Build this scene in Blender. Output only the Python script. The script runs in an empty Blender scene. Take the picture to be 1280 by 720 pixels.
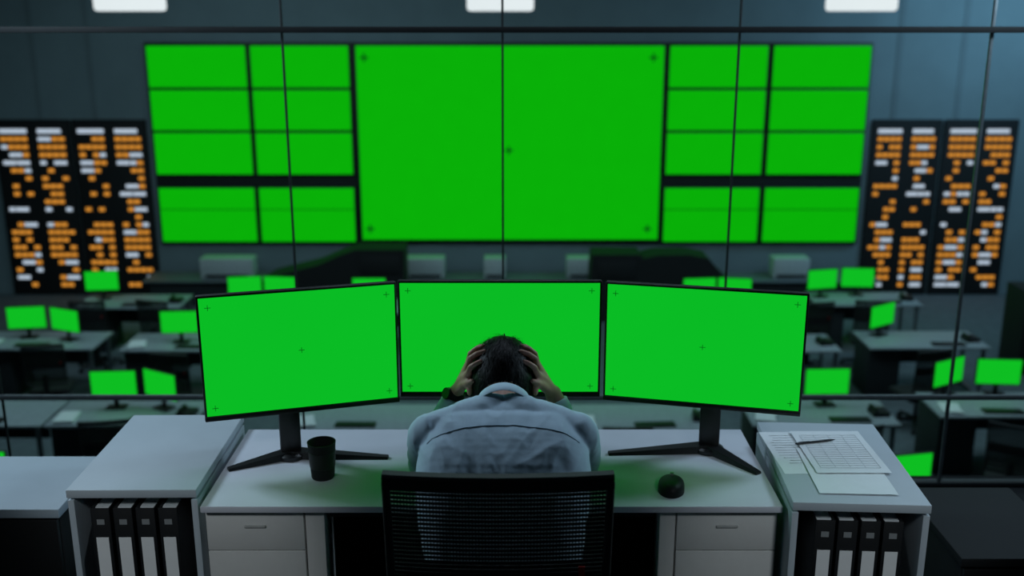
import bpy, bmesh, math, random
from mathutils import Vector, Matrix, noise
from mathutils.bvhtree import BVHTree
random.seed(7)
PI = math.pi
SC = bpy.context.scene
COL = SC.collection
SC.view_settings.view_transform = 'Standard'
SC.view_settings.look = 'None'

# ------------------------------------------------------------------ camera
CAMZ = 2.05; PITCH = math.radians(15.1); FPX = 1280.0
cp, sp = math.cos(PITCH), math.sin(PITCH)
cam_d = bpy.data.cameras.new('camera'); cam = bpy.data.objects.new('camera', cam_d); COL.objects.link(cam)
cam.location = (0, 0, CAMZ); cam.rotation_euler = (PI/2 - PITCH, 0, 0)
cam_d.sensor_width = 36; cam_d.lens = 36; cam_d.clip_end = 100
cam_d.dof.use_dof = True; cam_d.dof.focus_distance = 2.75; cam_d.dof.aperture_fstop = 2.1
SC.camera = cam

def ray(px, py):
    a = (px-640)/FPX; b = (py-360)/FPX
    return Vector((a, cp - b*sp, -sp - b*cp))
def onY(px, py, Y):
    d = ray(px, py); t = Y/d.y
    return Vector((d.x*t, Y, CAMZ + d.z*t))
def onZ(px, py, z):
    d = ray(px, py); t = (z-CAMZ)/d.z
    return Vector((d.x*t, d.y*t, z))

# ------------------------------------------------------------------ materials
def s2l(c):
    c = c/255.0
    return c/12.92 if c <= .04045 else ((c+.055)/1.055)**2.4
def rgb(r, g, b): return (s2l(r), s2l(g), s2l(b), 1)

def mat(name, col, rough=.5, metal=0, var=.12, scale=30, bump=0, bscale=60, spec=.5, stretch=None):
    m = bpy.data.materials.new(name); m.use_nodes = True
    nt = m.node_tree; n = nt.nodes; l = nt.links
    p = n['Principled BSDF']
    p.inputs['Roughness'].default_value = rough; p.inputs['Metallic'].default_value = metal
    p.inputs['Specular IOR Level'].default_value = spec
    tc = n.new('ShaderNodeTexCoord'); mp = n.new('ShaderNodeMapping')
    l.new(tc.outputs['Object'], mp.inputs['Vector'])
    if stretch: mp.inputs['Scale'].default_value = stretch
    nz = n.new('ShaderNodeTexNoise'); nz.inputs['Scale'].default_value = scale; nz.inputs['Detail'].default_value = 4
    l.new(mp.outputs['Vector'], nz.inputs['Vector'])
    cr = n.new('ShaderNodeValToRGB')
    a = [max(0, c*(1-var)) for c in col[:3]]+[1]; b = [min(1, c*(1+var)) for c in col[:3]]+[1]
    cr.color_ramp.elements[0].position = .3; cr.color_ramp.elements[0].color = a
    cr.color_ramp.elements[1].position = .7; cr.color_ramp.elements[1].color = b
    l.new(nz.outputs['Fac'], cr.inputs['Fac']); l.new(cr.outputs['Color'], p.inputs['Base Color'])
    if bump:
        n2 = n.new('ShaderNodeTexNoise'); n2.inputs['Scale'].default_value = bscale; n2.inputs['Detail'].default_value = 6
        l.new(mp.outputs['Vector'], n2.inputs['Vector'])
        bp = n.new('ShaderNodeBump'); bp.inputs['Strength'].default_value = bump; bp.inputs['Distance'].default_value = .01
        l.new(n2.outputs['Fac'], bp.inputs['Height']); l.new(bp.outputs['Normal'], p.inputs['Normal'])
    return m
def emat(name, col, strength=1.0, var=.03):
    m = bpy.data.materials.new(name); m.use_nodes = True
    nt = m.node_tree; n = nt.nodes; l = nt.links
    n.remove(n['Principled BSDF'])
    e = n.new('ShaderNodeEmission'); e.inputs['Strength'].default_value = strength
    tc = n.new('ShaderNodeTexCoord'); nz = n.new('ShaderNodeTexNoise'); nz.inputs['Scale'].default_value = 3
    l.new(tc.outputs['Object'], nz.inputs['Vector'])
    cr = n.new('ShaderNodeValToRGB')
    cr.color_ramp.elements[0].color = [c*(1-var) for c in col[:3]]+[1]
    cr.color_ramp.elements[1].color = [c*(1+var) for c in col[:3]]+[1]
    l.new(nz.outputs['Fac'], cr.inputs['Fac']); l.new(cr.outputs['Color'], e.inputs['Color'])
    l.new(e.outputs['Emission'], n['Material Output'].inputs['Surface'])
    return m

M = {}
M['desk'] = mat('desk_laminate', rgb(198, 202, 212), .6, var=.03, scale=8, spec=.3)
M['cab'] = mat('cabinet_laminate', rgb(178, 189, 197), .6, var=.03, scale=8, spec=.3)
M['drawer'] = mat('drawer_paint', rgb(210, 210, 208), .5, var=.02)
M['handle'] = mat('drawer_handle', rgb(172, 174, 172), .5, .1)
M['patch'] = mat('binder_patch', rgb(140, 144, 146), .6)
M['label'] = mat('binder_label_paper', rgb(244, 246, 247), .7, var=.02)
M['edge'] = mat('dark_edge', rgb(104, 116, 120), .5)
M['black'] = mat('black_plastic', rgb(16, 17, 18), .5)
M['mouse'] = mat('mouse_plastic', rgb(20, 21, 23), .5, spec=.25)
M['blackgloss'] = mat('black_gloss', rgb(20, 21, 23), .35)
M['chairframe'] = mat('chair_frame_plastic', rgb(32, 35, 37), .5)
M['blackmatte'] = mat('black_matte', rgb(17, 20, 22), .8)
M['hazeblack'] = mat('hall_black_hazed', rgb(34, 41, 44), .8)  # black panels, base colour lifted to stand in for the hall's haze
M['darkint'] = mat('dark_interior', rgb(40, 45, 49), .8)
M['charcoal'] = mat('charcoal_metal', rgb(38, 42, 45), .45, .3)
M['mullion'] = mat('mullion_seal', rgb(44, 50, 52), .6)
M['metal'] = mat('grey_metal', rgb(130, 138, 142), .4, .7)
M['chrome'] = mat('brushed_steel', rgb(170, 175, 178), .3, .9)
M['binder'] = mat('binder_cover', rgb(20, 22, 25), .55, bump=.15, bscale=300)
M['paper'] = mat('paper', rgb(222, 229, 232), .7, var=.02)
M['ink'] = mat('printed_ink', rgb(196, 203, 207), .7)
M['skin'] = mat('skin', rgb(186, 136, 122), .5, var=.08, scale=25, bump=.08, bscale=180)
M['hair'] = mat('black_hair', rgb(12, 11, 12), .5, var=.3, scale=120, spec=.25)
M['shirt'] = mat('light_blue_shirt', rgb(198, 220, 238), .85, var=.03, scale=14, bump=.2, bscale=16)
M['seamcloth'] = mat('shirt_seam', rgb(150, 172, 190), .9, var=.03)
M['trousers'] = mat('dark_trousers', rgb(28, 31, 40), .85)
M['rubber'] = mat('rubber', rgb(15, 15, 15), .8)
M['rib'] = mat('chair_mesh_fabric', rgb(25, 28, 30), .65)
M['red'] = mat('red_tag', rgb(190, 30, 25), .5)
M['green_mon'] = emat('green_monitor_screen', rgb(10, 188, 36))
M['green_wall'] = emat('green_wall_screen', rgb(9, 176, 8))
M['green_small'] = emat('green_small_screen', rgb(14, 190, 34))
M['mark'] = emat('dark_green_mark', rgb(4, 78, 14))
M['seam'] = emat('dark_green_seam', rgb(6, 120, 8))
M['orange'] = emat('orange_tile', rgb(216, 142, 52), .88)
M['white_t'] = emat('white_tile', rgb(180, 196, 212), .95)
M['lamp'] = emat('lamp_diffuser', rgb(226, 236, 238), 1.0)
M['hallfloor'] = mat('hall_carpet', rgb(86, 99, 104), .85, var=.15, scale=6)
M['hallwall'] = mat('hall_wall_paint', rgb(116, 134, 140), .8, var=.06, scale=2)
M['hallband'] = mat('hall_wall_band', rgb(106, 122, 128), .8, var=.06, scale=2)
M['hallside'] = mat('hall_side_paint', rgb(70, 78, 82), .85)
M['ceil'] = mat('ceiling_paint', rgb(60, 65, 67), .9)
M['offfloor'] = mat('office_carpet', rgb(34, 37, 40), .9, var=.25, scale=90)
M['offwall'] = mat('office_wall_paint', rgb(70, 74, 78), .9)
M['halldesk'] = mat('hall_desk_laminate', rgb(146, 158, 164), .5)
M['palebox'] = mat('pale_grey_casing', rgb(180, 190, 192), .5)
M['screenframe'] = mat('video_wall_frame', rgb(28, 36, 35), .6)

# ------------------------------------------------------------------ mesh builder
class MB:
    def __init__(self): self.bm = bmesh.new()
    def box(self, c, s, rz=0, bev=0, rx=0, seg=2):
        r = bmesh.ops.create_cube(self.bm, size=1); vs = r['verts']
        bmesh.ops.scale(self.bm, vec=Vector(s), verts=vs)
        if bev:
            es = list({e for v in vs for e in v.link_edges})
            b = bmesh.ops.bevel(self.bm, geom=es, offset=bev, segments=seg, affect='EDGES', profile=.5)
            vs = list({v for f in b['faces'] for v in f.verts} | {v for v in vs if v.is_valid})
        Mx = Matrix.Translation(Vector(c)) @ Matrix.Rotation(rz, 4, 'Z') @ Matrix.Rotation(rx, 4, 'X')
        bmesh.ops.transform(self.bm, matrix=Mx, verts=vs)
        return self
    def ring_loft(self, rings, cap=True):
        prev = None; first = None
        for r in rings:
            vs = [self.bm.verts.new(p) for p in r]
            if prev:
                k = len(vs)
                for i in range(k):
                    self.bm.faces.new((prev[i], prev[(i+1) % k], vs[(i+1) % k], vs[i]))
            else: first = vs
            prev = vs
        if cap:
            self.bm.faces.new(list(reversed(first))); self.bm.faces.new(prev)
        return self
    def tube(self, pts, r, seg=10, flat=None):
        pts = [Vector(p) for p in pts]; rings = []
        for i, p in enumerate(pts):
            d = (pts[min(i+1, len(pts)-1)] - pts[max(i-1, 0)]).normalized()
            up = Vector((0, 0, 1)) if abs(d.z) < .9 else Vector((0, 1, 0))
            a = d.cross(up).normalized(); b = a.cross(d)
            rr = r[i] if isinstance(r, (list, tuple)) else r
            fa, fb = flat if flat else (1, 1)
            rings.append([p + a*math.cos(t)*rr*fa + b*math.sin(t)*rr*fb for t in [2*PI*k/seg for k in range(seg)]])
        return self.ring_loft(rings)
    def cyl(self, p1, p2, r1, r2=None, seg=20):
        return self.tube([p1, p2], [r1, r1 if r2 is None else r2], seg)
    def bar(self, p1, p2, w1, w2, h1, h2):
        p1 = Vector(p1); p2 = Vector(p2); d = (p2-p1).normalized(); a = Vector((-d.y, d.x, 0)).normalized(); z = Vector((0, 0, 1))
        R = lambda p, w, h: [p-a*w/2, p+a*w/2, p+a*w/2*.8+z*h, p-a*w/2*.8+z*h]
        return self.ring_loft([R(p1, w1, h1), R(p2, w2, h2)])
    def lathe(self, prof, c=(0, 0, 0), seg=40):
        c = Vector(c)
        rings = [[c+Vector((r*math.cos(2*PI*k/seg), r*math.sin(2*PI*k/seg), z)) for k in range(seg)] for r, z in prof]
        return self.ring_loft(rings)
    def prism(self, poly, y0, y1):
        return self.ring_loft([[Vector((x, y0, z)) for x, z in poly], [Vector((x, y1, z)) for x, z in poly]])
    def strip(self, pts, th, z0, z1):
        rings = []
        for (x, y) in pts:
            rings.append([Vector((x, y-th/2, z0+.004)), Vector((x, y-th/2+.004, z0)), Vector((x, y+th/2-.004, z0)), Vector((x, y+th/2, z0+.004)),
                          Vector((x, y+th/2, z1-.006)), Vector((x, y+th/2-.006, z1)), Vector((x, y-th/2+.006, z1)), Vector((x, y-th/2, z1-.006))])
        return self.ring_loft(rings)
    def sphere(self, c, r, seg=20):
        g = bmesh.ops.create_uvsphere(self.bm, u_segments=seg, v_segments=seg//2+2, radius=1)
        rr = (r, r, r) if not isinstance(r, (tuple, list)) else r
        bmesh.ops.scale(self.bm, vec=Vector(rr), verts=g['verts']); bmesh.ops.translate(self.bm, vec=Vector(c), verts=g['verts'])
        return self
    def build(self, name, m, parent=None, angle=35):
        bmesh.ops.recalc_face_normals(self.bm, faces=self.bm.faces)
        me = bpy.data.meshes.new(name); self.bm.to_mesh(me); self.bm.free()
        for p in me.polygons: p.use_smooth = True
        me.set_sharp_from_angle(angle=math.radians(angle))
        me.materials.append(m)
        o = bpy.data.objects.new(name, me); COL.objects.link(o)
        if parent: o.parent = parent
        return o
def tag(o, label, cat, group=None):
    o['label'] = label; o['category'] = cat
    if group: o['group'] = group
    return o
def thing(name, label, cat, loc=(0, 0, 0), rz=0, group=None):
    o = bpy.data.objects.new(name, None); COL.objects.link(o); o.empty_display_size = .1
    o.location = loc; o.rotation_euler = (0, 0, rz)
    return tag(o, label, cat, group)
def struct(name, mb, m):
    o = mb.build(name, m); o['kind'] = 'structure'; return o
def kids(o): return [c for c in bpy.data.objects if c.parent == o]
def copy_tree(o, parent=None):
    c = o.copy(); COL.objects.link(c); c.parent = parent
    for ch in kids(o): copy_tree(ch, c)
    return c
def dup(o, loc, rz, label, group=None):
    c = copy_tree(o); c.location = loc; c.rotation_euler = (0, 0, rz); c['label'] = label
    if group: c['group'] = group
    return c

# ------------------------------------------------------------------ setting
HF = -3.0           # lower hall floor
WALLY = 18.3
GY = 4.2            # glazed partition (frames and joints)
struct('floor', MB().box((0, .9, -.15), (9, 6.8, .3)), M['offfloor'])
struct('floor_hall', MB().box((0, 10.2, HF-.1), (24, 17, .2)), M['hallfloor'])
struct('wall_back', MB().box((0, WALLY+.1, 0.1), (24, .2, 6.4)), M['hallwall'])
struct('wall_left', MB().box((-11.6, 11.3, .1), (.2, 14.2, 6.4)), M['hallside'])
struct('wall_right', MB().box((11.6, 11.3, .1), (.2, 14.2, 6.4)), M['hallside'])
struct('ceiling', MB().box((0, 7.9, 3.35), (24, 21, .2)), M['ceil'])
struct('wall_under', MB().box((0, 4.1, -1.65), (24, .2, 2.7)), M['hallside'])
struct('wall_rear', MB().box((0, -2.4, 1.6), (9, .2, 3.3)), M['offwall'])
xs = [onY(-66, 0, GY).x, onY(350, 0, GY).x, onY(628, 0, GY).x, onY(927, 0, GY).x, onY(1245, 0, GY).x]
k = 1
for i, x in enumerate(xs):
    w = .009 if i < 4 else .014
    struct('trim_%d' % k, MB().box((x, GY, 1.625), (w, .012, 3.25), bev=.002), M['mullion'] if i < 4 else M['metal']); k += 1
zt = onY(640, 37, GY).z; zr = onY(640, 494, GY).z
struct('trim_%d' % k, MB().box((0, GY-.025, zt), (8.8, .02, .024), bev=.003), M['blackmatte']); k += 1
struct('trim_%d' % k, MB().box((0, GY-.025, zr), (8.8, .02, .022), bev=.004), M['metal']); k += 1
struct('trim_%d' % k, MB().box((0, GY, .012), (8.8, .05, .024), bev=.004), M['charcoal']); k += 1
for px in (40, 110, 1125, 1205):       # shallow wall battens at the ends of the hall
    struct('trim_%d' % k, MB().box((onY(px, 60, WALLY).x, WALLY-.006, .95), (.10, .012, 3.0)), M['hallband']); k += 1

# ------------------------------------------------------------------ desk and cabinets (upper room)
DZ = .75
DL, DR, DF, DB = -.850, .738, 2.535, 3.07
DCX = (DL+DR)/2
t = thing('desk', 'wide pale grey office desk under the three large monitors', 'desk', (DCX, (DF+DB)/2, 0))
W = DR-DL; Dp = DB-DF
MB().box((0, 0, DZ-.010), (W, Dp, .020), bev=.003).build('tabletop', M['desk'], t)
for x0, x1 in ((-.571, -.518), (.408, .452)):
    MB().box(((x0+x1)/2-DCX, -Dp/2+.055, .364), (x1-x0, .05, .728), bev=.003).build('leg', M['drawer'], t)
    MB().box(((x0+x1)/2-DCX, Dp/2-.06, .364), (x1-x0, .05, .728), bev=.003).build('leg', M['drawer'], t)
MB().box((0, Dp/2-.12, .40), (1.02, .02, .66), bev=.003).build('modesty_panel', M['blackmatte'], t)
MB().box((0, -Dp/2+.05, DZ-.035), (.90, .03, .03), bev=.003).build('support_rail', M['charcoal'], t)

def pedestal(x0, x1, label):
    w = x1-x0
    p = thing('drawer_pedestal', label, 'drawer unit', ((x0+x1)/2, 2.785, 0), group='drawer pedestals under the desk')
    MB().box((0, .02, .3775), (w, .44, .685), bev=.004).build('body', M['drawer'], p)
    MB().box((0, .02, .02), (w-.04, .40, .03)).build('plinth', M['blackmatte'], p)
    z = .720
    for h, hz in ((.12, .045), (.27, .115), (.27, .115)):
        d = MB().box((0, -.21, z-h/2), (w-.004, .02, h-.003), bev=.0015).build('drawer', M['drawer'], p)
        MB().box((0.0, -.222, z-hz), (.06, .006, .008), bev=.002).build('handle', M['handle'], d)
        z -= h
    return p
pedestal(-.848, -.574, 'off-white drawer pedestal under the desk, beside the left binder cabinet')
pedestal(.455, .735, 'off-white drawer pedestal under the desk, beside the right binder cabinet')

def binder_cabinet(loc, rz, w, d, h, label):
    c = thing('binder_cabinet', label, 'cabinet', loc, rz, 'open cabinets beside the desk')
    MB().box((0, 0, h-.0125), (w, d, .025), bev=.003).build('top', M['cab'], c)
    for s in (-1, 1):
        MB().box((s*(w/2-.009), 0, h/2-.016), (.018, d-.01, h-.034), bev=.002).build('side_panel', M['cab'], c)
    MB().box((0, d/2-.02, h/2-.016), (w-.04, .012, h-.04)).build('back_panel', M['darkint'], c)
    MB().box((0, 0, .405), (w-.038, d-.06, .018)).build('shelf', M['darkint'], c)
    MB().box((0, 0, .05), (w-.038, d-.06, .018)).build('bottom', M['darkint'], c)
    return c
CH = .792
cl = binder_cabinet((-1.042, 2.82, 0), math.radians(.6), .355, .54, CH, 'pale grey open cabinet with black binders and a bare top, left of the desk')
cr_ = binder_cabinet((.757+.187, 2.745, 0), math.radians(-3.3), .362, .555, CH, 'pale grey open cabinet with loose papers on top, right of the desk')

def make_binder(label):
    b = thing('ring_binder', label, 'binder')
    w, d, h = .052, .28, .315
    m = MB()
    for s in (-1, 1): m.box((s*(w/2-.0015), 0, h/2), (.003, d, h), bev=.001)
    m.box((0, -d/2+.002, h/2), (w, .004, h), bev=.0015)
    m.build('cover', M['binder'], b)
    MB().box((0, .01, h/2), (w-.01, d-.03, h-.016)).build('pages', M['paper'], b)
    MB().box((0, -d/2-.0008, h*.42), (w*.66, .0016, h*.60)).build('spine_label', M['label'], b)
    MB().box((0, -d/2-.0008, h*.87), (w*.4, .0016, h*.05)).build('title_patch', M['patch'], b)
    o = MB(); pts = [(math.cos(a)*.010, -d/2-.0012, .03+math.sin(a)*.010) for a in [2*PI*i/16 for i in range(17)]]
    o.tube(pts, .002, 6); o.build('finger_ring', M['chrome'], b)
    return b
ordn = ['first', 'second', 'third', 'fourth']
bproto = None
for side, cab, base, gap in (('left', cl, -.097, .062), ('right', cr_, -.085, .060)):
    for i in range(4):
        lab = 'black ring binder with white spine label, %s from the left in the %s cabinet' % (ordn[i], side)
        loc = cab.matrix_basis @ Vector((base+i*gap, -.115, .4145))
        if bproto is None:
            bproto = make_binder(lab); b = bproto; b.location = loc; b.rotation_euler.z = cab.rotation_euler.z
        else:
            b = dup(bproto, loc, cab.rotation_euler.z, lab)
        b['group'] = 'binders in the %s cabinet' % side

c = thing('side_cabinet', 'low cabinet with grey top and black doors at the far left', 'cabinet', (-1.70, 2.96, 0))
MB().box((0, 0, .605), (.70, .38, .03), bev=.004).build('top', M['cab'], c)
MB().box((0, .01, .315), (.68, .35, .55), bev=.004).build('body', M['blackmatte'], c)
MB().box((0, .01, .02), (.62, .30, .04)).build('plinth', M['blackmatte'], c)
for s in (-1, 1):
    d = MB().box((s*.17, -.173, .315), (.333, .016, .53), bev=.003).build('door', M['black'], c)
    MB().box((s*.03, -.186, .36), (.012, .012, .10), bev=.003).build('handle', M['charcoal'], d)
c = thing('storage_cabinet', 'low black cabinet on the floor right of the paper-topped cabinet', 'cabinet', (1.50, 2.93, 0))
MB().box((0, 0, .485), (.36, .47, .03), bev=.006).build('top', M['blackmatte'], c)
MB().box((0, .005, .24), (.34, .44, .46), bev=.006).build('body', M['blackmatte'], c)
d = MB().box((0, -.222, .25), (.33, .014, .42), bev=.003).build('door', M['black'], c)
MB().box((-.12, -.234, .33), (.014, .012, .09), bev=.003).build('handle', M['charcoal'], d)

# ------------------------------------------------------------------ monitors
def cross(mb, x, y, z, s, w=.0016):
    mb.box((x, y, z), (s, .0006, w)); mb.box((x, y, z), (w, .0007, s)); return mb
def make_monitor(label, SW, SH, zc, ox, loc, deg, legs):
    y = -.065; th = math.radians(deg)
    m = thing('computer_monitor', label, 'monitor', loc, th, group='three large monitors on the desk')
    cs = MB(); cs.box((ox, y+.012, zc-.006), (SW+.014, .022, SH+.026), bev=.005); cs.box((ox, y+.032, zc-.01), (.40, .03, .24), bev=.012)
    cs.build('casing', M['black'], m)
    MB().box((ox, y-.0005, zc), (SW, .003, SH)).build('screen', M['green_mon'], m)
    MB().box((ox, y-.001, zc-SH/2-.009), (SW+.012, .004, .015), bev=.0015).build('lower_bezel', M['blackgloss'], m)
    e = SW/2-.024
    for (a, b) in ((-e, .147), (e, .147), (-e, -.152), (e, -.152), (0, 0)):
        cross(MB(), ox+a, y-.0024, zc+b, .017).build('tracking_mark', M['mark'], m)
    MB().box((0, .0, .20), (.062, .024, .37), bev=.006).build('neck', M['blackgloss'], m)
    MB().lathe([(.001, 0), (.045, 0), (.045, .012), (.036, .018), (.001, .018)], (0, 0, 0), 28).build('hub', M['blackgloss'], m)
    R = Matrix.Rotation(-th, 3, 'Z')
    for lx, ly in legs:
        q = R @ Vector((lx, ly, 0))
        MB().bar((0, 0, 0), q, .05, .022, .024, .008).build('foot', M['blackgloss'], m)
    return m
make_monitor('large green-screen monitor in the middle, behind the bowed head', .592, .340, .357, 0, (-.036, 2.985, DZ), 0, ((-.23, -.105), (.23, -.105)))
make_monitor('large green-screen monitor on the left of the desk, behind the black cup', .550, .350, .356, .043, (-.668, 2.862, DZ), 16.5, ((-.165, -.10), (.295, -.015)))
make_monitor('large green-screen monitor on the right of the desk, behind the mouse', .566, .347, .352, -.031, (.603, 2.905, DZ), -13.5, ((-.31, -.03), (.115, -.17)))

# cup
p = onZ(404, 596, DZ)
cup = thing('cup', 'black tumbler cup standing on the desk left of the man', 'cup', p)
MB().lathe([(.001, 0), (.031, 0), (.033, .003), (.040, .105), (.041, .110), (.0385, .110), (.036, .100), (.029, .008), (.001, .008)], seg=48).build('body', M['blackmatte'], cup)
MB().lathe([(.0352, .035), (.0365, .036), (.0392, .083), (.038, .084)], seg=48).build('sleeve', M['black'], cup)
# mouse
p = onZ(839, 611, DZ)
mo = thing('computer_mouse', 'black wireless mouse on the desk right of the man', 'mouse', p, math.radians(-10))
ML = .062
bm = MB(); bm.sphere((0, 0, 0), (1, 1, 1), 40)
for v in bm.bm.verts:
    x, y, z = v.co; r = math.hypot(x, y)
    sc_ = (r**.85)/r if r > 1e-6 else 1
    x *= sc_; y *= sc_
    zz = (.035*(max(0, z)**.7))*(1-.18*y) if z > 0 else 0
    v.co = Vector((x*(.040-.003*math.exp(-(y/.4)**2)), y*ML, zz))
bm.build('shell', M['mouse'], mo, 60)
def mz(y):
    q = abs(y/ML); r = q**(1/.85); return .035*(max(0, 1-r*r)**.35)*(1-.18*y/ML)
g = MB(); g.tube([(0, yy, mz(yy)+.0003) for yy in (.004, .012, .02, .028, .036, .044, .052)], .0009, 6); g.build('button_gap', M['charcoal'], mo)
w = MB(); w.tube([(-.005, .030, .0285), (.005, .030, .0285)], .009, 20); w.build('scroll_wheel', M['chrome'], mo)
# papers and pen on the right cabinet
def paper(cx, cy, lift, rz, label, kind):
    p = onZ(cx, cy, CH+lift)
    o = thing('paper_sheet', label, 'paper', p, math.radians(rz), 'papers on the right cabinet')
    b = MB(); n = 8
    gx = [-.105+.21*i/n for i in range(n+1)]
    g = [[b.bm.verts.new((x, yy, .0005*math.sin(3*i+2*j)+.0007)) for j, yy in enumerate([-.1485+.297*k/n for k in range(n+1)])] for i, x in enumerate(gx)]
    for i in range(n):
        for j in range(n): b.bm.faces.new((g[i][j], g[i+1][j], g[i+1][j+1], g[i][j+1]))
    b.build('sheet', M['paper'], o)
    k = MB()
    if kind == 'table':
        for r in range(16): k.box((0, .115-.0155*r, .0018), (.17, .0018, .0004))
        for c_ in range(5): k.box((-.085+.0425*c_, 0, .0018), (.0010, .235, .0004))
    else:
        n_ = 12 if kind == 'text' else 5
        for r in range(n_): k.box((-.01+random.uniform(-.01, .01), .12-.018*r, .0018), (.13+random.uniform(0, .03), .0022, .0004))
    k.build('printed_lines', M['ink'], o)
paper(1008, 565, .000, 1, 'white sheet of text under the pen, at the back left of the pile', 'text')
paper(1056, 588, .003, -3, 'mostly blank white sheet at the front of the paper pile', 'note')
paper(1048, 564, .006, 0, 'white sheet with a printed table, topmost in the middle of the pile', 'table')
p = onZ(1020, 552, CH+.011)
pn = thing('pen', 'dark slim pen lying on the papers', 'pen', p, math.radians(14))
MB().tube([(-.068, 0, 0), (-.06, 0, 0), (.05, 0, 0), (.064, 0, 0)], [.0016, .0034, .0034, .001], 12).build('barrel', M['charcoal'], pn)
MB().box((-.04, 0, .004), (.035, .0025, .0014)).build('clip', M['metal'], pn)

# ------------------------------------------------------------------ office chair
def arc(x): return .30*x*x
def make_chair(label):
    c = thing('office_chair', label, 'chair')
    yb = lambda z: -.235 - .075*(z-.55)
    st = MB(); st.box((0, .03, .430), (.48, .47, .07), bev=.03, seg=4); st.build('seat', M['blackmatte'], c)
    MB().box((0, .02, .385), (.34, .34, .03), bev=.01).build('seat_pan', M['black'], c)
    xsn = [-.249+.498*i/20 for i in range(21)]
    fr = MB()
    fr.strip([(x, yb(1.08)+arc(x)-.015) for x in xsn], .034, 1.060, 1.096)
    fr.strip([(x*.96, yb(.56)+arc(x)) for x in xsn], .03, .545, .58)
    for s in (-1, 1):
        fr.tube([(s*.234, yb(.56)+arc(.234), .56), (s*.240, yb(.8)+arc(.24)-.006, .8), (s*.243, yb(1.07)+arc(.243)-.012, 1.07)], .0095, 10)
    fr.build('back_frame', M['chairframe'], c)
    rb = MB(); z = .588
    while z < 1.058:
        hw = .231+.008*(z-.56)/.5
        rb.tube([(-hw+2*hw*i/12, yb(z)+arc(-hw+2*hw*i/12), z) for i in range(13)], .0040, 6, (.4, 1)); z += .0105
    for i in range(65):
        x = -.228+.456*i/64
        rb.tube([(x, yb(zz)+arc(x)+.003, zz) for zz in (.57, .8, 1.06)], .0012, 4)
    rb.build('mesh_back', M['rib'], c)
    lb = MB(); lb.strip([(x*.9, yb(.80)+arc(x)+.012) for x in xsn], .010, .76, .86); lb.build('lumbar_support', M['black'], c)
    sp_ = MB(); sp_.tube([(0, -.06, .39), (0, -.24, .40), (0, -.29, .5), (0, -.285, .70)], [.03, .03, .026, .02], 12, (1.4, .7)); sp_.build('back_bracket', M['black'], c)
    MB().box((.185, yb(.84)+arc(.185)-.008, .845), (.014, .003, .03)).build('red_tag', M['red'], c)
    MB().cyl((0, 0, .1), (0, 0, .385), .027, .025).build('gas_lift', M['blackgloss'], c)
    MB().lathe([(.001, .075), (.05, .075), (.045, .125), (.001, .13)]).build('hub', M['black'], c)
    for i in range(5):
        a = 2*PI*i/5+PI/2
        dx, dy = math.cos(a), math.sin(a)
        MB().tube([(dx*.03, dy*.03, .1), (dx*.2, dy*.2, .09), (dx*.31, dy*.31, .075)], [.026, .022, .016], 10).build('base_leg', M['black'], c)
        k = MB()
        for s in (-1, 1):
            o = Vector((-dy*.014*s, dx*.014*s, 0)); q = Vector((dx*.31, dy*.31, .028))
            k.cyl(q+o-Vector((-dy, dx, 0))*.009, q+o+Vector((-dy, dx, 0))*.009, .028, seg=18)
        k.cyl((dx*.31, dy*.31, .03), (dx*.31, dy*.31, .075), .008)
        k.build('caster', M['rubber'], c)
    return c
chair = make_chair('black mesh-back office chair the man sits on, facing the desk')
chair.location = (-.03, 2.29, 0)

# ------------------------------------------------------------------ person
PB = Vector((-.022, 2.29, 0))
def capsule(V, F, p1, p2, r1, r2, seg=16, hr=5):
    p1 = Vector(p1); p2 = Vector(p2); d = p2-p1; L = d.length
    d = d/L if L > 1e-6 else Vector((0, 0, 1))
    up = Vector((0, 0, 1)) if abs(d.z) < .9 else Vector((0, 1, 0))
    a = d.cross(up).normalized(); b = a.cross(d)
    rows = []
    for i in range(1, hr+1):
        t = -PI/2 + (PI/2)*i/hr; rows.append((p1+d*r1*math.sin(t), r1*math.cos(t)))
    for i in range(0, hr):
        t = (PI/2)*i/hr; rows.append((p2+d*r2*math.sin(t), r2*math.cos(t)))
    s0 = len(V); V.append(p1-d*r1)
    for c, r in rows:
        for k in range(seg):
            an = 2*PI*k/seg; V.append(c+a*math.cos(an)*r+b*math.sin(an)*r)
    e = len(V); V.append(p2+d*r2)
    nr = len(rows)
    for k in range(seg):
        k2 = (k+1) % seg
        F.append((s0, s0+1+k2, s0+1+k)); F.append((e, e-seg+k, e-seg+k2))
        for j in range(nr-1):
            q = s0+1+j*seg; F.append((q+k, q+k2, q+seg+k2, q+seg+k))
def ellipsoid(V, F, c, ax, rad, seg=24, nr=14):
    c = Vector(c); s0 = len(V)
    V.append(c-ax[2]*rad[2])
    for i in range(1, nr):
        t = -PI/2+PI*i/nr
        for k in range(seg):
            an = 2*PI*k/seg
            V.append(c+ax[0]*rad[0]*math.cos(t)*math.cos(an)+ax[1]*rad[1]*math.cos(t)*math.sin(an)+ax[2]*rad[2]*math.sin(t))
    e = len(V); V.append(c+ax[2]*rad[2])
    for k in range(seg):
        k2 = (k+1) % seg
        F.append((s0, s0+1+k2, s0+1+k)); F.append((e, e-seg+k, e-seg+k2))
        for j in range(nr-2):
            q = s0+1+j*seg; F.append((q+k, q+k2, q+seg+k2, q+seg+k))
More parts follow.
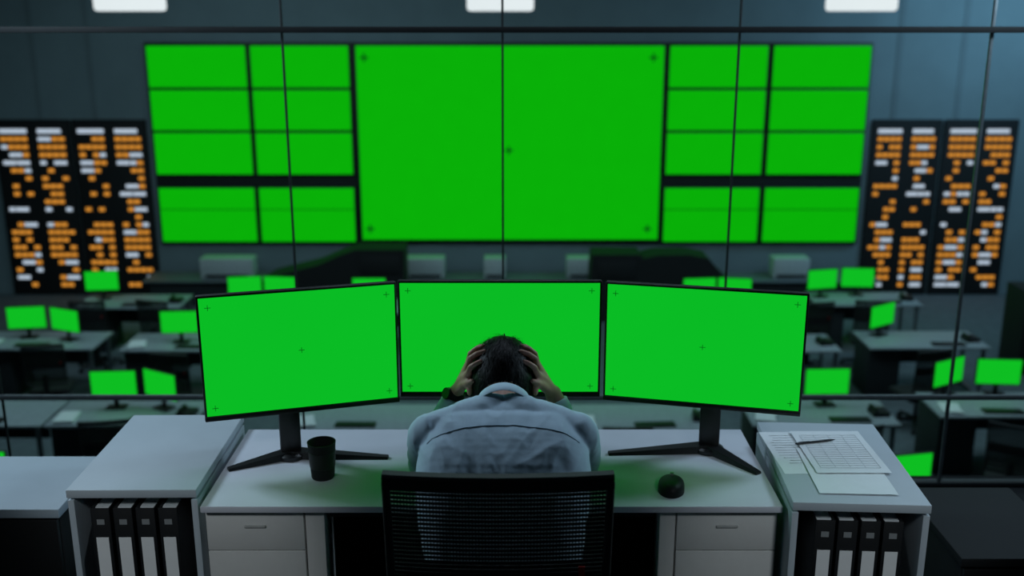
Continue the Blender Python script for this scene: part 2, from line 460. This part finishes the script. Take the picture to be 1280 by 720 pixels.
def remesh(name, V, F, voxel, it, m, parent=None, disp=None):
    me = bpy.data.meshes.new(name); me.from_pydata([tuple(v-PB) for v in V], [], F)
    b = bmesh.new(); b.from_mesh(me); bmesh.ops.recalc_face_normals(b, faces=b.faces); b.to_mesh(me); b.free()
    o = bpy.data.objects.new(name, me); COL.objects.link(o)
    r = o.modifiers.new('r', 'REMESH'); r.mode = 'VOXEL'; r.voxel_size = voxel
    s = o.modifiers.new('s', 'SMOOTH'); s.factor = .5; s.iterations = it
    bpy.context.view_layer.update()
    dg = bpy.context.evaluated_depsgraph_get()
    m2 = bpy.data.meshes.new_from_object(o.evaluated_get(dg))
    o.modifiers.clear(); o.data = m2; m2.name = name
    if disp:
        nn = [v.normal.copy() for v in m2.vertices]
        for v, n_ in zip(m2.vertices, nn): v.co += n_*disp(v.co+PB)
    for p_ in m2.polygons: p_.use_smooth = True
    m2.materials.clear(); m2.materials.append(m)
    if parent: o.parent = parent
    return o
CX = -.022
HC = Vector((CX-.004, 2.68, 1.070))
HU = Vector((0, .76, .65)).normalized(); HFc = Vector((0, .65, -.76)).normalized(); HX = Vector((1, 0, 0))
HR = (.089, .112, .096)      # lateral, up, face
def hsurf(d, off=0, k=1.05):
    d = Vector(d).normalized()
    q = math.sqrt((d.dot(HX)/HR[0])**2+(d.dot(HU)/HR[1])**2+(d.dot(HFc)/HR[2])**2)
    return HC+d*(k/q+off)
SH = {s: Vector((CX+s*.187, 2.445, 1.000)) for s in (-1, 1)}
EL = {s: Vector((CX+s*.222, 2.690, .804)) for s in (-1, 1)}
WR = {s: Vector((CX+s*.138, 2.725, 1.006)) for s in (-1, 1)}
tor0 = [((2.22, .58), .075, .112), ((2.245, .68), .078, .106), ((2.285, .79), .094, .102), ((2.335, .885), .114, .098), ((2.395, .955), .126, .084), ((2.44, .992), .122, .068)]
def tor_at(u):
    i = min(int(u), len(tor0)-2); f = u-i
    def cr(g):
        P = [g(tor0[max(0, min(len(tor0)-1, i+j))]) for j in (-1, 0, 1, 2)]
        return .5*((2*P[1])+(-P[0]+P[2])*f+(2*P[0]-5*P[1]+4*P[2]-P[3])*f*f+(-P[0]+3*P[1]-3*P[2]+P[3])*f**3)
    return (cr(lambda t: t[0][0]), cr(lambda t: t[0][1])), cr(lambda t: t[1]), cr(lambda t: t[2])
torso = [tor_at(k*.2) for k in range(26)]
V, F = [], []
for (y, z), hw, r in torso[::2]: capsule(V, F, (CX-hw, y, z), (CX+hw, y, z), r-.016, r-.016, 20)
for s in (-1, 1):
    capsule(V, F, (CX+s*.05, 2.46, 1.005), SH[s], .036, .038)
    capsule(V, F, SH[s], EL[s], .041, .033)
    capsule(V, F, EL[s], EL[s].lerp(WR[s], .35), .033, .035)
    capsule(V, F, EL[s].lerp(WR[s], .35), WR[s], .035, .024)
    hip = Vector((CX+s*.085, 2.23, .575)); kn = Vector((CX+s*.12, 2.66, .56)); an = Vector((CX+s*.12, 2.62, .10))
    capsule(V, F, hip, kn, .072, .05); capsule(V, F, kn, an, .047, .034); capsule(V, F, an, an+Vector((0, .13, -.05)), .032, .025)
    # hand: palm at the side of the head, fingers up into the hair
    wr = WR[s]
    mdir = [(.92*s, -.33, .22), (.93*s, -.06, .30), (.92*s, .20, .30), (.88*s, .44, .24)]
    tdir = [(.66*s, -.52, .65), (.55*s, -.26, .81), (.54*s, .02, .85), (.62*s, .32, .75)]
    rads = [.0081, .0085, .0080, .0071]
    for md, td, r in zip(mdir, tdir, rads):
        md = Vector(md).normalized(); td = Vector(td).normalized()
        A = hsurf(md, .008)
        capsule(V, F, wr, A, .0165, .0105)
        pts = [A]
        for f_, extra in ((.45, .013), (.78, .008), (1.10, .002)):
            pts.append(hsurf(md.lerp(td, f_), extra))
        rr = [.0098, r*1.04, r*.96, r*.82]
        for i in range(3): capsule(V, F, pts[i], pts[i+1], rr[i], rr[i+1], 12, 4)
    capsule(V, F, wr, hsurf((.97*s, -.10, .02), .012), .021, .015)
    tb = hsurf((.97*s, -.24, -.10), .014); t1 = hsurf((.91*s, -.45, .0), .011); t2 = hsurf((.82*s, -.60, .11), .005)
    capsule(V, F, wr, tb, .017, .013, 12); capsule(V, F, tb, t1, .0112, .0096, 12); capsule(V, F, t1, t2, .0096, .0076, 12)
# neck, head, face
capsule(V, F, (CX, 2.46, 1.005), (CX-.002, 2.62, 1.050), .045, .057)
ellipsoid(V, F, HC, (HX, HFc, HU), (HR[0]*.96, HR[2]*.96, HR[1]*.96))
hp = lambda x, u, f: HC+HX*x+HU*u+HFc*f
ellipsoid(V, F, hp(0, -.055, .035), (HX, HFc, HU), (.056, .058, .068))   # jaw
capsule(V, F, hp(0, -.092, .068), hp(0, -.086, .072), .02, .018)
capsule(V, F, hp(0, .0, .092), hp(0, -.036, .108), .008, .013, 12)         # nose
for s in (-1, 1):
    capsule(V, F, hp(s*.012, .018, .088), hp(s*.045, .016, .074), .009, .008, 12)   # brow
    ellipsoid(V, F, hp(s*.090, -.036, -.016), (HX, HFc, HU), (.010, .018, .031), 14, 10)   # ears
    capsule(V, F, hp(0, -.062, .088), hp(s*.02, -.062, .081), .0065, .004, 10)      # lips
person = remesh('person', V, F, .0040, 3, M['skin'])
person.location = PB
tag(person, 'man in light blue shirt slumped over the desk, both hands gripping his bowed head', 'person')
for s in (-1, 1):
    e = MB(); e.sphere(hp(s*.03, .0, .079)-PB, .0115, 14); e.build('eye', M['paper'], person)
# trousers
V, F = [], []
for (y, z), hw, r in torso[:6]: capsule(V, F, (CX-hw, y, z-.006), (CX+hw, y, z-.006), r-.006, r-.006)
for s in (-1, 1):
    hip = Vector((CX+s*.085, 2.23, .575)); kn = Vector((CX+s*.12, 2.66, .56)); an = Vector((CX+s*.12, 2.62, .13))
    capsule(V, F, hip, kn, .085, .064); capsule(V, F, kn, an, .063, .052)
remesh('trousers', V, F, .009, 5, M['trousers'], person)
for s in (-1, 1):
    V, F = [], []
    capsule(V, F, (CX+s*.12, 2.60, .06), (CX+s*.12, 2.61, .11), .042, .04)
    capsule(V, F, (CX+s*.12, 2.585, .04), (CX+s*.125, 2.78, .032), .038, .03); capsule(V, F, (CX+s*.12, 2.68, .04), (CX+s*.125, 2.75, .035), .044, .034)
    for v in V: v.z = max(v.z, .003)
    remesh('shoe', V, F, .006, 3, M['black'], person)
# shirt
V, F = [], []
for (y, z), hw, r in torso[3:]:
    capsule(V, F, (CX-hw, y, z), (CX+hw, y, z), r+.004, r+.004, 32, 8)
for s in (-1, 1):
    capsule(V, F, (CX+s*.030, 2.495, 1.040), SH[s]+Vector((0, 0, .001)), .052, .054, 24)
    capsule(V, F, SH[s], SH[s].lerp(EL[s], .5), .056, .055, 24); capsule(V, F, SH[s].lerp(EL[s], .5), EL[s], .055, .048, 24)
    capsule(V, F, EL[s], EL[s].lerp(WR[s], .4), .047, .044); capsule(V, F, EL[s].lerp(WR[s], .4), EL[s].lerp(WR[s], .80), .044, .033)
capsule(V, F, (CX-.03, 2.475, 1.022), (CX+.03, 2.475, 1.022), .054, .054, 24)
def folds(p):
    x, y, z = p.x-CX, p.y, p.z
    q = abs(x)
    sx = 1 if x > 0 else -1
    u = q*.8+z*.6+y*.2; v = z*.8-q*.6
    m1 = max(0, min(1, (noise.noise(Vector((x*6, y*6+4, z*6)))+.35)*1.4))
    r1 = -abs(noise.noise(Vector((u*6+sx*3, v*22, y*5))))*.0105*min(1, q/.06+.25)*m1
    r2 = -abs(noise.noise(Vector((x*19, v*7+9, y*9))))*.0058
    r3 = -abs(noise.noise(Vector((x*34+v*20, y*14, v*34))))*.0022
    n3 = noise.noise(Vector((x*9, y*9, z*9)))*.0015
    return r1+r2+r3+n3+.005
shirt = remesh('shirt', V, F, .0044, 13, M['shirt'], person, folds)
# yoke seam across the shoulder blades, laid on the cloth
bvh = BVHTree.FromPolygons([v.co.copy() for v in shirt.data.vertices], [tuple(p_.vertices) for p_ in shirt.data.polygons])
sp_pts = []
for i in range(33):
    x = -.19+.38*i/32
    hit = bvh.ray_cast(Vector((CX+x, 2.20-.04*(x/.19)**2+.04, 1.30))-PB, Vector((0, .50, -.87)))
    if hit[0] is not None: sp_pts.append(hit[0]+hit[1]*.0006)
if len(sp_pts) > 4: MB().tube(sp_pts, .0013, 6).build('yoke_seam', M['seamcloth'], person)
# collar: standing band folded over, ring around the neck
nb = Vector((CX, 2.520, 1.042)); nd = Vector((0, .96, .28)).normalized(); nu = Vector((0, -.28, .96))
cb = MB(); rings = []
prof = [(.0, .060), (.024, .0600), (.030, .0615), (.027, .0655), (-.014, .076), (-.018, .074), (.0, .062)]
SEG = 64
for i, (h, r) in enumerate(prof):
    rings.append([nb-PB+nd*(h+.0012*math.sin(5*2*PI*k/SEG))+HX*math.cos(2*PI*k/SEG)*r*1.07+nu*math.sin(2*PI*k/SEG)*r*.98 for k in range(SEG)])
cb.ring_loft(rings, cap=False); cb.build('collar', M['shirt'], person, 60)
for s in (-1, 1):
    a = EL[s].lerp(WR[s], .76)-PB; b = EL[s].lerp(WR[s], .90)-PB
    d = (b-a)
    MB().tube([a, a+d*.1, a+d*.95, b, b-d*.02], [.032, .035, .033, .031, .029], 28).build('cuff', M['shirt'], person, 50)
# watch on the left wrist
fd = (WR[-1]-EL[-1]).normalized(); wc = WR[-1]-fd*.006
wt = MB(); ax1 = fd.cross(Vector((0, 1, 0))).normalized(); ax2 = fd.cross(ax1)
wt.ring_loft([[wc-PB+fd*h+(ax1*math.cos(2*PI*k/32)+ax2*math.sin(2*PI*k/32))*r for k in range(32)] for h, r in ((-.011, .025), (-.011, .029), (.011, .0285), (.011, .0245))], cap=False)
wo = wt.build('wristwatch', M['blackmatte'], person)
out = (Vector((-.8, -.6, .1))-fd*Vector((-.8, -.6, .1)).dot(fd)).normalized()
MB().cyl(wc-PB+out*.026, wc-PB+out*.035, .017, .016, 28).build('watch_case', M['blackgloss'], wo)
# hair
hm = MB(); SEG, NR = 72, 48; rings = []
def hairmask(d):   # d in head frame (x,u,f)
    x, u, f = d
    m_ = 1.0
    front = f-.42-.35*max(0, u)          # face side
    if u < .72: m_ = min(m_, max(0, min(1, -front*7+.6)))
    m_ = min(m_, max(0, min(1, (u+.80+.25*f)*6)))
    return m_
def hairpt(x, u, f):
    m_ = hairmask((x, u, f))
    n1 = noise.noise(Vector((x*5, u*5, f*5)))*.02+noise.noise(Vector((x*20, u*7, f*20)))*.012
    k = .93+m_*(.115+n1+.03*max(0, u))
    return HC-PB+HX*x*HR[0]*k+HU*u*HR[1]*k+HFc*f*HR[2]*k
for i in range(NR+1):
    t = -PI/2+PI*i/NR; t = max(-PI/2+.02, min(PI/2-.02, t))
    rings.append([hairpt(math.cos(t)*math.cos(2*PI*k/SEG), math.sin(t), math.cos(t)*math.sin(2*PI*k/SEG)) for k in range(SEG)])
hm.ring_loft(rings)
random.seed(3)
cnt = 0
while cnt < 3000:
    d = Vector((random.gauss(0, 1), random.gauss(0, 1), random.gauss(0, 1))).normalized()
    if hairmask(d) < .7: continue
    cnt += 1
    x, u, f = d
    nrm = HX*x/HR[0]+HU*u/HR[1]+HFc*f/HR[2]; nrm.normalize()
    whorl = Vector((.1, .82, -.45)).normalized()
    tl = (d-whorl); tw = HX*tl.x+HU*tl.y+HFc*tl.z
    tw = (tw-nrm*tw.dot(nrm)).normalized()
    tw += (HX*random.gauss(0, .16)+HU*random.gauss(0, .16)+HFc*random.gauss(0, .16)); tw = (tw-nrm*tw.dot(nrm)).normalized()
    sd = nrm.cross(tw)
    L = random.uniform(.018, .034); w_ = random.uniform(.0007, .0015); lift = random.uniform(.0, .003)
    if u > .55 and random.random() < .25: lift += random.uniform(.002, .008)
    b0 = hairpt(x, u, f)-nrm*.003
    p1 = b0+tw*L*.5+nrm*(lift+.003); p2 = b0+tw*L+nrm*(lift*.8-.001)
    vs = [hm.bm.verts.new(q) for q in (b0-sd*w_, b0+sd*w_, p1+sd*w_*.8, p1-sd*w_*.8, p2)]
    hm.bm.faces.new((vs[0], vs[1], vs[2], vs[3])); hm.bm.faces.new((vs[3], vs[2], vs[4]))
hm.build('hair', M['hair'], person, 60)

# ------------------------------------------------------------------ video wall
SY = WALLY-.12
def zofy(py): return onY(640, py, SY).z
def xofp(px, py): return onY(px, py, SY).x
def panel(x0, x1, z0, z1, label, name='wall_screen', big=False, seam=False, group=None):
    t = thing(name, label, 'screen', ((x0+x1)/2, SY, z0), group=group)
    w, h = x1-x0, z1-z0
    MB().box((0, .03, h/2), (w, .06, h), bev=.008).build('frame', M['screenframe'], t)
    b = .018
    MB().box((0, -.003, h/2), (w-2*b, .008, h-2*b)).build('screen', M['green_wall'], t)
    if seam: MB().box((0, -.009, h*.6), (w-2*b, .004, .022)).build('seam', M['seam'], t)
    if big:
        for px, py in ((455, 72), (817, 72), (636, 188), (463, 286), (809, 286)):
            q = onY(px, py, SY); k = MB()
            k.box((q.x-(x0+x1)/2, -.009, q.z-z0), (.15, .004, .034)); k.box((q.x-(x0+x1)/2, -.0095, q.z-z0), (.034, .004, .15))
            k.build('tracking_mark', M['mark'], t)
    return t
panel(xofp(443, 57), xofp(832, 57), zofy(300.5), zofy(56), 'huge green central screen of the video wall', 'video_screen', True)
cols = [('outermost left column', 181, 307), ('inner left column', 311, 436), ('inner right column', 837, 962), ('outermost right column', 967, 1091)]
rows = [('top row', 56, 110.5), ('second row', 111.5, 164), ('third row', 165, 219), ('bottom row', 234, 303)]
for cn, xa, xb in cols:
    for rn, ya, yb in rows:
        panel(xofp(xa, 57), xofp(xb, 57), zofy(yb), zofy(ya), 'small green wall screen, %s of the %s' % (rn, cn), seam=(rn == 'bottom row'), group='small screens of the video wall')
t = thing('video_wall_rack', 'black mounting frame behind the green wall screens', 'rack', (0, WALLY-.03, 0))
for i, (a, b) in enumerate(((178, 440), (440, 836), (835, 1094))):
    x0, x1 = xofp(a, 57), xofp(b, 57)
    MB().box(((x0+x1)/2, 0, (zofy(306)+zofy(53))/2), (x1-x0, .05, zofy(53)-zofy(306)), bev=.01).build('mounting_plate', M['screenframe'], t)

# status boards: every lit tile a part of its board
def board(pa, pb, label, seed):
    rnd = random.Random(seed)
    x0, x1 = xofp(pa, 150), xofp(pb, 150); z1 = zofy(150); z0 = zofy(369)
    t = thing('status_board', label, 'board', ((x0+x1)/2, WALLY-.04, z0), group='lit status boards on the far wall')
    w, h = x1-x0, z1-z0
    MB().box((0, 0, h/2), (w, .06, h), bev=.01).build('panel', M['blackmatte'], t)
    nrow = 21; rh = (h-.25)/nrow
    gapw = .17; colw = (w-.20-gapw)/2
    counts = {'white_tile': 0, 'orange_tile': 0}
    for g in (0, 1):
        gx = -w/2+.10+g*(colw+gapw); n = 4; cw = colw/n
        for r in range(nrow):
            z = h-.2-rh*r
            if r == 0:
                MB().box((gx+colw*(.5 if g == 0 else .45), -.033, z), (colw*(.98 if g == 0 else .85), .01, rh*.56)).build('header_bar', M['white_t'], t); continue
            if r == 11: dens, pw = .15, 0
            elif r in (1, 2, 3): dens, pw = .92, .06
            elif r in (4, 8, 10): dens, pw = .66, .5
            elif r in (13, 14, 15, 16): dens, pw = .85, .14
            elif r in (5, 6, 7, 9): dens, pw = .44, .15
            else: dens, pw = .58, .24
            i = 0
            while i < n:
                if rnd.random() > dens: i += 1; continue
                white = rnd.random() < pw
                span = 2 if (white and i < n-1 and rnd.random() < .6) else 1
                nm = 'white_tile' if white else 'orange_tile'
                if counts[nm] < 99:
                    counts[nm] += 1
                    MB().box((gx+cw*(i+span/2), -.033, z), (cw*span-cw*.14, .01, rh*.50)).build(nm, M['white_t'] if white else M['orange'], t)
                i += span
board(-12, 84, 'black status board with orange and white tiles, leftmost on the far wall', 1)
board(86, 180, 'black status board with orange and white tiles, nearest the video wall on its left', 2)
board(1093, 1181, 'black status board with orange and white tiles, nearest the video wall on its right', 3)
board(1184, 1277, 'black status board with orange and white tiles, rightmost on the far wall', 4)

# ceiling lights in the hall
lp = None
for px0, px1, lab in ((122, 205, 'white hanging panel light above the left status boards'), (583, 668, 'white hanging panel light above the big central screen'), (1035, 1117, 'white hanging panel light above the right end of the video wall')):
    LY = 14.6; a = onY(px0, 14, LY); b = onY(px1, 14, LY)
    if lp is None:
        lp = thing('pendant_light', lab, 'light', ((a.x+b.x)/2, LY, a.z), group='hanging lights in the hall'); w = b.x-a.x
        MB().box((0, 0, .10), (w, .34, .20), bev=.05, seg=4).build('diffuser', M['lamp'], lp)
        MB().box((0, 0, .23), (w*.9, .28, .07), bev=.01).build('housing', M['charcoal'], lp)
        for s in (-1, 1): MB().cyl((s*w*.35, 0, .26), (s*w*.35, 0, 3.25-a.z), .008, seg=8).build('rod', M['charcoal'], lp)
    else: dup(lp, ((a.x+b.x)/2, LY, a.z), 0, lab)

# counter, boxes and consoles below the video wall
CT = -2.52
t = thing('long_counter', 'long grey counter running under the video wall', 'counter', (0, 17.75, HF))
MB().box((0, 0, CT-HF-.02), (13, .7, .04), bev=.008).build('countertop', M['edge'], t)
MB().box((0, .03, (CT-HF-.04)/2), (12.8, .6, CT-HF-.04)).build('base', M['hazeblack'], t)
for i, (pa, pb, lab) in enumerate(((252, 318, 'pale grey equipment case on the counter, left of the black consoles'), (508, 556, 'pale grey equipment case on the counter, right beside the left console'), (605, 632, 'small pale case on the counter under the middle of the big screen'), (708, 756, 'pale grey equipment case on the counter, beside the right console'), (965, 1010, 'pale grey equipment case on the counter, right of the black consoles'))):
    a = onY(pa, 345, 17.6); b = onY(pb, 345, 17.6); w = b.x-a.x
    t = thing('equipment_case', lab, 'case', ((a.x+b.x)/2, 17.7, CT), group='pale cases on the counter')
    MB().box((0, 0, .19), (w, .35, .36), bev=.015).build('body', M['palebox'], t)
    MB().box((0, -.178, .06), (w*.8, .008, .05)).build('vent', M['charcoal'], t)
    for s in (-1, 1): MB().box((s*w*.4, 0, .006), (.05, .25, .012)).build('foot', M['rubber'], t)
def console(pts, lab):
    q = [onY(px, py, 16.6) for px, py in pts]; cx = sum(p.x for p in q)/len(q)
    t = thing('control_console', lab, 'console', (cx, 16.6, HF), group='black consoles under the video wall')
    top = [(p.x-cx, p.z-HF) for p in q]
    poly = [(top[0][0], .03)]+top+[(top[-1][0], .03)]
    MB().prism(poly, -.1, .5).build('body', M['blackmatte'], t)
    MB().box(((top[0][0]+top[-1][0])/2, .2, .02), (abs(top[-1][0]-top[0][0])*.95, .5, .04)).build('plinth', M['black'], t)
    xm = (top[-2][0]+top[-3][0])/2
    MB().box((xm, -.11, top[-2][1]-.25), (abs(top[-2][0]-top[-3][0])*.8, .02, .3), bev=.006).build('display_hood', M['blackmatte'], t)
console([(326, 352), (338, 345), (365, 338), (398, 330), (425, 318), (445, 311), (506, 311), (506, 340)], 'black low console with sloped left end, under the left half of the video wall')
console([(912, 352), (900, 340), (885, 322), (860, 317), (820, 318), (803, 322), (800, 317), (740, 317), (738, 340)], 'black low console with sloped right end, under the right half of the video wall')

# ------------------------------------------------------------------ hall workstations
DT = HF+.75
def make_hdesk(label):
    t = thing('office_desk', label, 'desk', group='desks in the hall')
    MB().box((0, 0, .735), (1.6, .75, .03), bev=.004).build('tabletop', M['halldesk'], t)
    MB().box((-.56, .02, .365), (.42, .6, .70), bev=.006).build('pedestal', M['hazeblack'], t)
    MB().box((.1, .3, .5), (.95, .02, .36), bev=.003).build('modesty_panel', M['hazeblack'], t)
    for yy in (-.3, .3):
        MB().box((.74, yy, .36), (.045, .045, .72), bev=.004).build('leg', M['metal'], t)
    MB().box((.74, 0, .05), (.04, .58, .03), bev=.003).build('foot_rail', M['metal'], t)
    return t
def make_hmon(label):
    t = thing('small_monitor', label, 'monitor', group='green monitors on the hall desks')
    MB().box((0, .012, .29), (.505, .03, .315), bev=.006).build('casing', M['black'], t)
    MB().box((0, -.005, .292), (.488, .005, .294)).build('screen', M['green_small'], t)
    MB().box((0, .035, .16), (.05, .02, .28), bev=.004).build('neck', M['black'], t)
    MB().box((0, .03, .008), (.22, .16, .016), bev=.005).build('base', M['black'], t)
    return t
def make_kb(label):
    t = thing('keyboard', label, 'keyboard', group='keyboards on the hall desks')
    MB().box((0, 0, .009), (.44, .14, .018), bev=.004).build('case', M['black'], t)
    k = MB()
    for i in range(14):
        for j in range(5): k.box((-.195+.03*i, -.048+.024*j, .02), (.024, .019, .006))
    k.build('keys', M['charcoal'], t)
    return t
def make_phone(label):
    t = thing('desk_phone', label, 'phone', group='black phones on the hall desks')
    MB().prism([(-.09, 0), (.09, 0), (.09, .05), (-.09, .05)], -.1, .1).build('body', M['black'], t)
    MB().tube([(-.06, -.085, .065), (-.06, -.06, .078), (-.06, .06, .078), (-.06, .085, .065)], [.024, .018, .018, .024], 10).build('handset', M['blackgloss'], t)
    MB().box((.03, .02, .053), (.09, .11, .006), bev=.001).build('keypad', M['charcoal'], t)
    return t
def make_stack(label):
    t = thing('paper_stack', label, 'paper', group='paper stacks on the hall desks')
    for i in range(4):
        MB().box((.006*math.sin(i*2), .005*math.cos(i*3), .004+.008*i), (.21, .297, .0078), rz=.05*math.sin(i*1.7)).build('sheet_bundle', M['paper'], t)
    return t
hd = hm_ = kb = ph = stk = None
WSL = [
 (168, 376, 'grey hall desk carrying one screen just below the inner left status board', [(127, 351, 6, 'lone small green monitor directly below the left status boards')]),
 (335, 380, 'grey hall desk in the far row, left of the black console', [(306, 358, 8, 'left small green monitor of the far pair, above the left big monitor'), (350, 358, -8, 'right small green monitor of the far pair, above the left big monitor')]),
 (478, 382, 'grey hall desk in the far row behind the middle big monitor', [(461, 361, 0, 'small green monitor peeking over the middle big monitor')]),
 (885, 382, 'grey hall desk in the far row behind the right big monitor', [(875, 361, 6, 'left small green monitor peeking above the right big monitor'), (919, 361, -10, 'right small green monitor peeking above the right big monitor')]),
 (1078, 373, 'grey hall desk with paired screens just below the right status boards', [(1028, 349, 14, 'left small green monitor of the pair below the right status boards'), (1072, 347, -4, 'right small green monitor of the pair below the right status boards')]),
 (55, 425, 'grey hall desk with paired screens at the left edge, middle row', [(33, 397, 8, 'left small green monitor of the pair near the left edge'), (81, 400, -24, 'right small green monitor of the pair near the left edge')]),
 (235, 427, 'grey hall desk just left of the left big monitor, middle row', [(223, 404, 4, 'small green monitor just left of the left big monitor')]),
 (1150, 424, 'grey hall desk carrying one turned screen, middle row on the right', [(1103, 394, 34, 'small green monitor turned sideways on the middle right desk')]),
 (968, 428, 'grey hall desk half hidden behind the right big monitor, middle row', []),
 (-22, 516, 'grey hall desk cut off by the left edge of the picture, near row', []),
 (162, 516, 'grey hall desk with paired screens above the left binder cabinet', [(142, 480, 4, 'left small green monitor of the pair above the left binder cabinet'), (200, 481, -30, 'right small green monitor of the pair above the left binder cabinet')]),
 (455, 521, 'grey hall desk seen below the left big monitor, beyond the glass', []),
 (800, 521, 'grey hall desk seen below the right big monitor, beyond the glass', []),
 (1022, 515, 'grey hall desk with one screen above the paper-topped cabinet', [(1034, 477, 2, 'small green monitor right beside the right big monitor')]),
 (1248, 505, 'grey hall desk with paired screens at the right edge, near row', [(1185, 464, 30, 'left small green monitor of the pair near the right edge'), (1242, 460, -4, 'right small green monitor of the pair near the right edge')]),
 (1125, 622, 'grey hall desk nearest the glass on the right, mostly hidden', [(1133, 588, 12, 'small green monitor low beside the paper-topped cabinet')]),
 (-70, 622, 'grey hall desk nearest the glass on the left, mostly hidden', [(-26, 584, 0, 'small green monitor cut off by the left edge, above the side cabinet')]),
]
for n_, (px, py, dl, mons) in enumerate(WSL):
    loc = onZ(px, py, DT); loc.z = HF
    if hd is None: hd = make_hdesk(dl); hd.location = loc
    else: dup(hd, loc, 0, dl)
    for (mx, my, rot, ml) in mons:
        q = onZ(mx, my, DT+.29); q.z = DT; q.y = min(max(q.y, loc.y-.05), loc.y+.27)
        if hm_ is None: hm_ = make_hmon(ml); hm_.location = q; hm_.rotation_euler.z = math.radians(rot)
        else: dup(hm_, q, math.radians(rot), ml)
    short = dl[5:]
    lab3 = lambda s: ' '.join((s+short).split()[:16])
    kq = (loc.x+.12+.2*math.sin(n_*2.1), loc.y-.24, DT)
    kl = lab3('black keyboard lying on the ')
    if kb is None: kb = make_kb(kl); kb.location = kq
    else: dup(kb, kq, math.radians(4*math.sin(n_*1.7)), kl)
    if n_ % 2 == 0 or n_ in (7, 13):
        pl = lab3('black phone on the '); pq = (loc.x+.66, loc.y-.05, DT)
        if ph is None: ph = make_phone(pl); ph.location = pq
        else: dup(ph, pq, math.radians(10*math.sin(n_)), pl)
    if n_ % 3 != 1 or n_ in (10, 13):
        pl = lab3('white paper stack on the '); pq = (loc.x-.62, loc.y-.17, DT)
        if stk is None: stk = make_stack(pl); stk.location = pq
        else: dup(stk, pq, math.radians(14*math.sin(n_*1.3)), pl)
# hall chairs
HCH = [(62, 455, 12, 'black office chair at the left edge, in front of the paired screens'),
       (226, 466, -10, 'black office chair just left of the left big monitor'),
       (118, 398, 5, 'black office chair below the lone monitor, left far row'),
       (205, 398, -14, 'black office chair just above the small monitor left of the big monitor'),
       (1085, 398, -8, 'black office chair below the right status boards'),
       (1150, 462, 14, 'black office chair in front of the desk with the turned screen'),
       (1268, 560, -30, 'black office chair in front of the right-edge desk'),
       (1055, 560, 12, 'black office chair in front of the desk above the paper-topped cabinet'),
       (140, 552, 10, 'black office chair in front of the desk above the left cabinet'),
       (780, 560, 0, 'black office chair beyond the glass, right of the man'),
       (1010, 400, 10, 'black office chair just right of the right big monitor')]
for px, py, rot, lab in HCH:
    q = onZ(px, py, HF+.75); q.z = HF
    dup(chair, q, math.radians(rot), lab, 'office chairs in the hall')
a = onY(1262, 430, 14.2)
t = thing('equipment_cabinet', 'tall black equipment cabinet at the right edge of the hall', 'cabinet', (a.x+.35, 14.2, HF))
MB().box((0, 0, .62), (.7, .6, 1.24), bev=.01).build('body', M['blackmatte'], t)
d = MB().box((0, -.305, .64), (.64, .015, 1.1), bev=.004).build('door', M['black'], t)
MB().box((-.26, -.32, .7), (.02, .02, .14), bev=.004).build('handle', M['metal'], d)

# ------------------------------------------------------------------ lights
def area(name, loc, target, sx, sy, power, col):
    l = bpy.data.lights.new(name, 'AREA'); l.shape = 'RECTANGLE'; l.size = sx; l.size_y = sy; l.energy = power; l.color = col
    o = bpy.data.objects.new(name, l); COL.objects.link(o); o.location = loc
    o.rotation_euler = (Vector(target)-Vector(loc)).to_track_quat('-Z', 'Y').to_euler()
    return o
def spot(name, loc, target, deg, power, col, blend=.6, size=.15):
    l = bpy.data.lights.new(name, 'SPOT'); l.spot_size = math.radians(deg); l.spot_blend = blend; l.energy = power; l.color = col; l.shadow_soft_size = size
    o = bpy.data.objects.new(name, l); COL.objects.link(o); o.location = loc
    o.rotation_euler = (Vector(target)-Vector(loc)).to_track_quat('-Z', 'Y').to_euler()
    return o
area('key_front', (0, 4.05, 3.0), (0, 2.6, .8), 1.6, .3, 8, (.66, .82, 1))
area('fill_left', (-2.4, 3.6, 2.5), (-.2, 2.5, .95), .5, .5, 29, (.63, .84, 1))
area('fill_right', (2.4, 3.6, 2.5), (.2, 2.5, .95), .5, .5, 24, (.59, .82, 1))
spot('front_fill_spot', (-1.40, .5, 2.4), (-.97, 2.6, .56), 24, 66, (.86, .95, 1), .7)  # added fill spot on left drawers and binder labels, no fixture there
spot('front_fill_spot', (1.30, .5, 2.4), (.90, 2.6, .56), 24, 66, (.84, .94, 1), .7)  # matching added fill spot for the right side
for x in (-6, 0, 6):
    area('hall_light', (x, 12.0, 3.1), (x, 12.8, -3), 4.5, 4, 115, (.60, .89, 1))
area('wall_wash', (-4, 15.4, 3.1), (-4, 18.3, .2), 6, .6, 18, (.58, .88, 1))
area('blue_wash', (8.8, 15.2, 3.0), (8.2, 18.3, .9), 3, .6, 110, (.36, .72, 1))
w = bpy.data.worlds.new('world'); SC.world = w; w.use_nodes = True
w.node_tree.nodes['Background'].inputs['Color'].default_value = (.3, .48, .6, 1)
w.node_tree.nodes['Background'].inputs['Strength'].default_value = .08
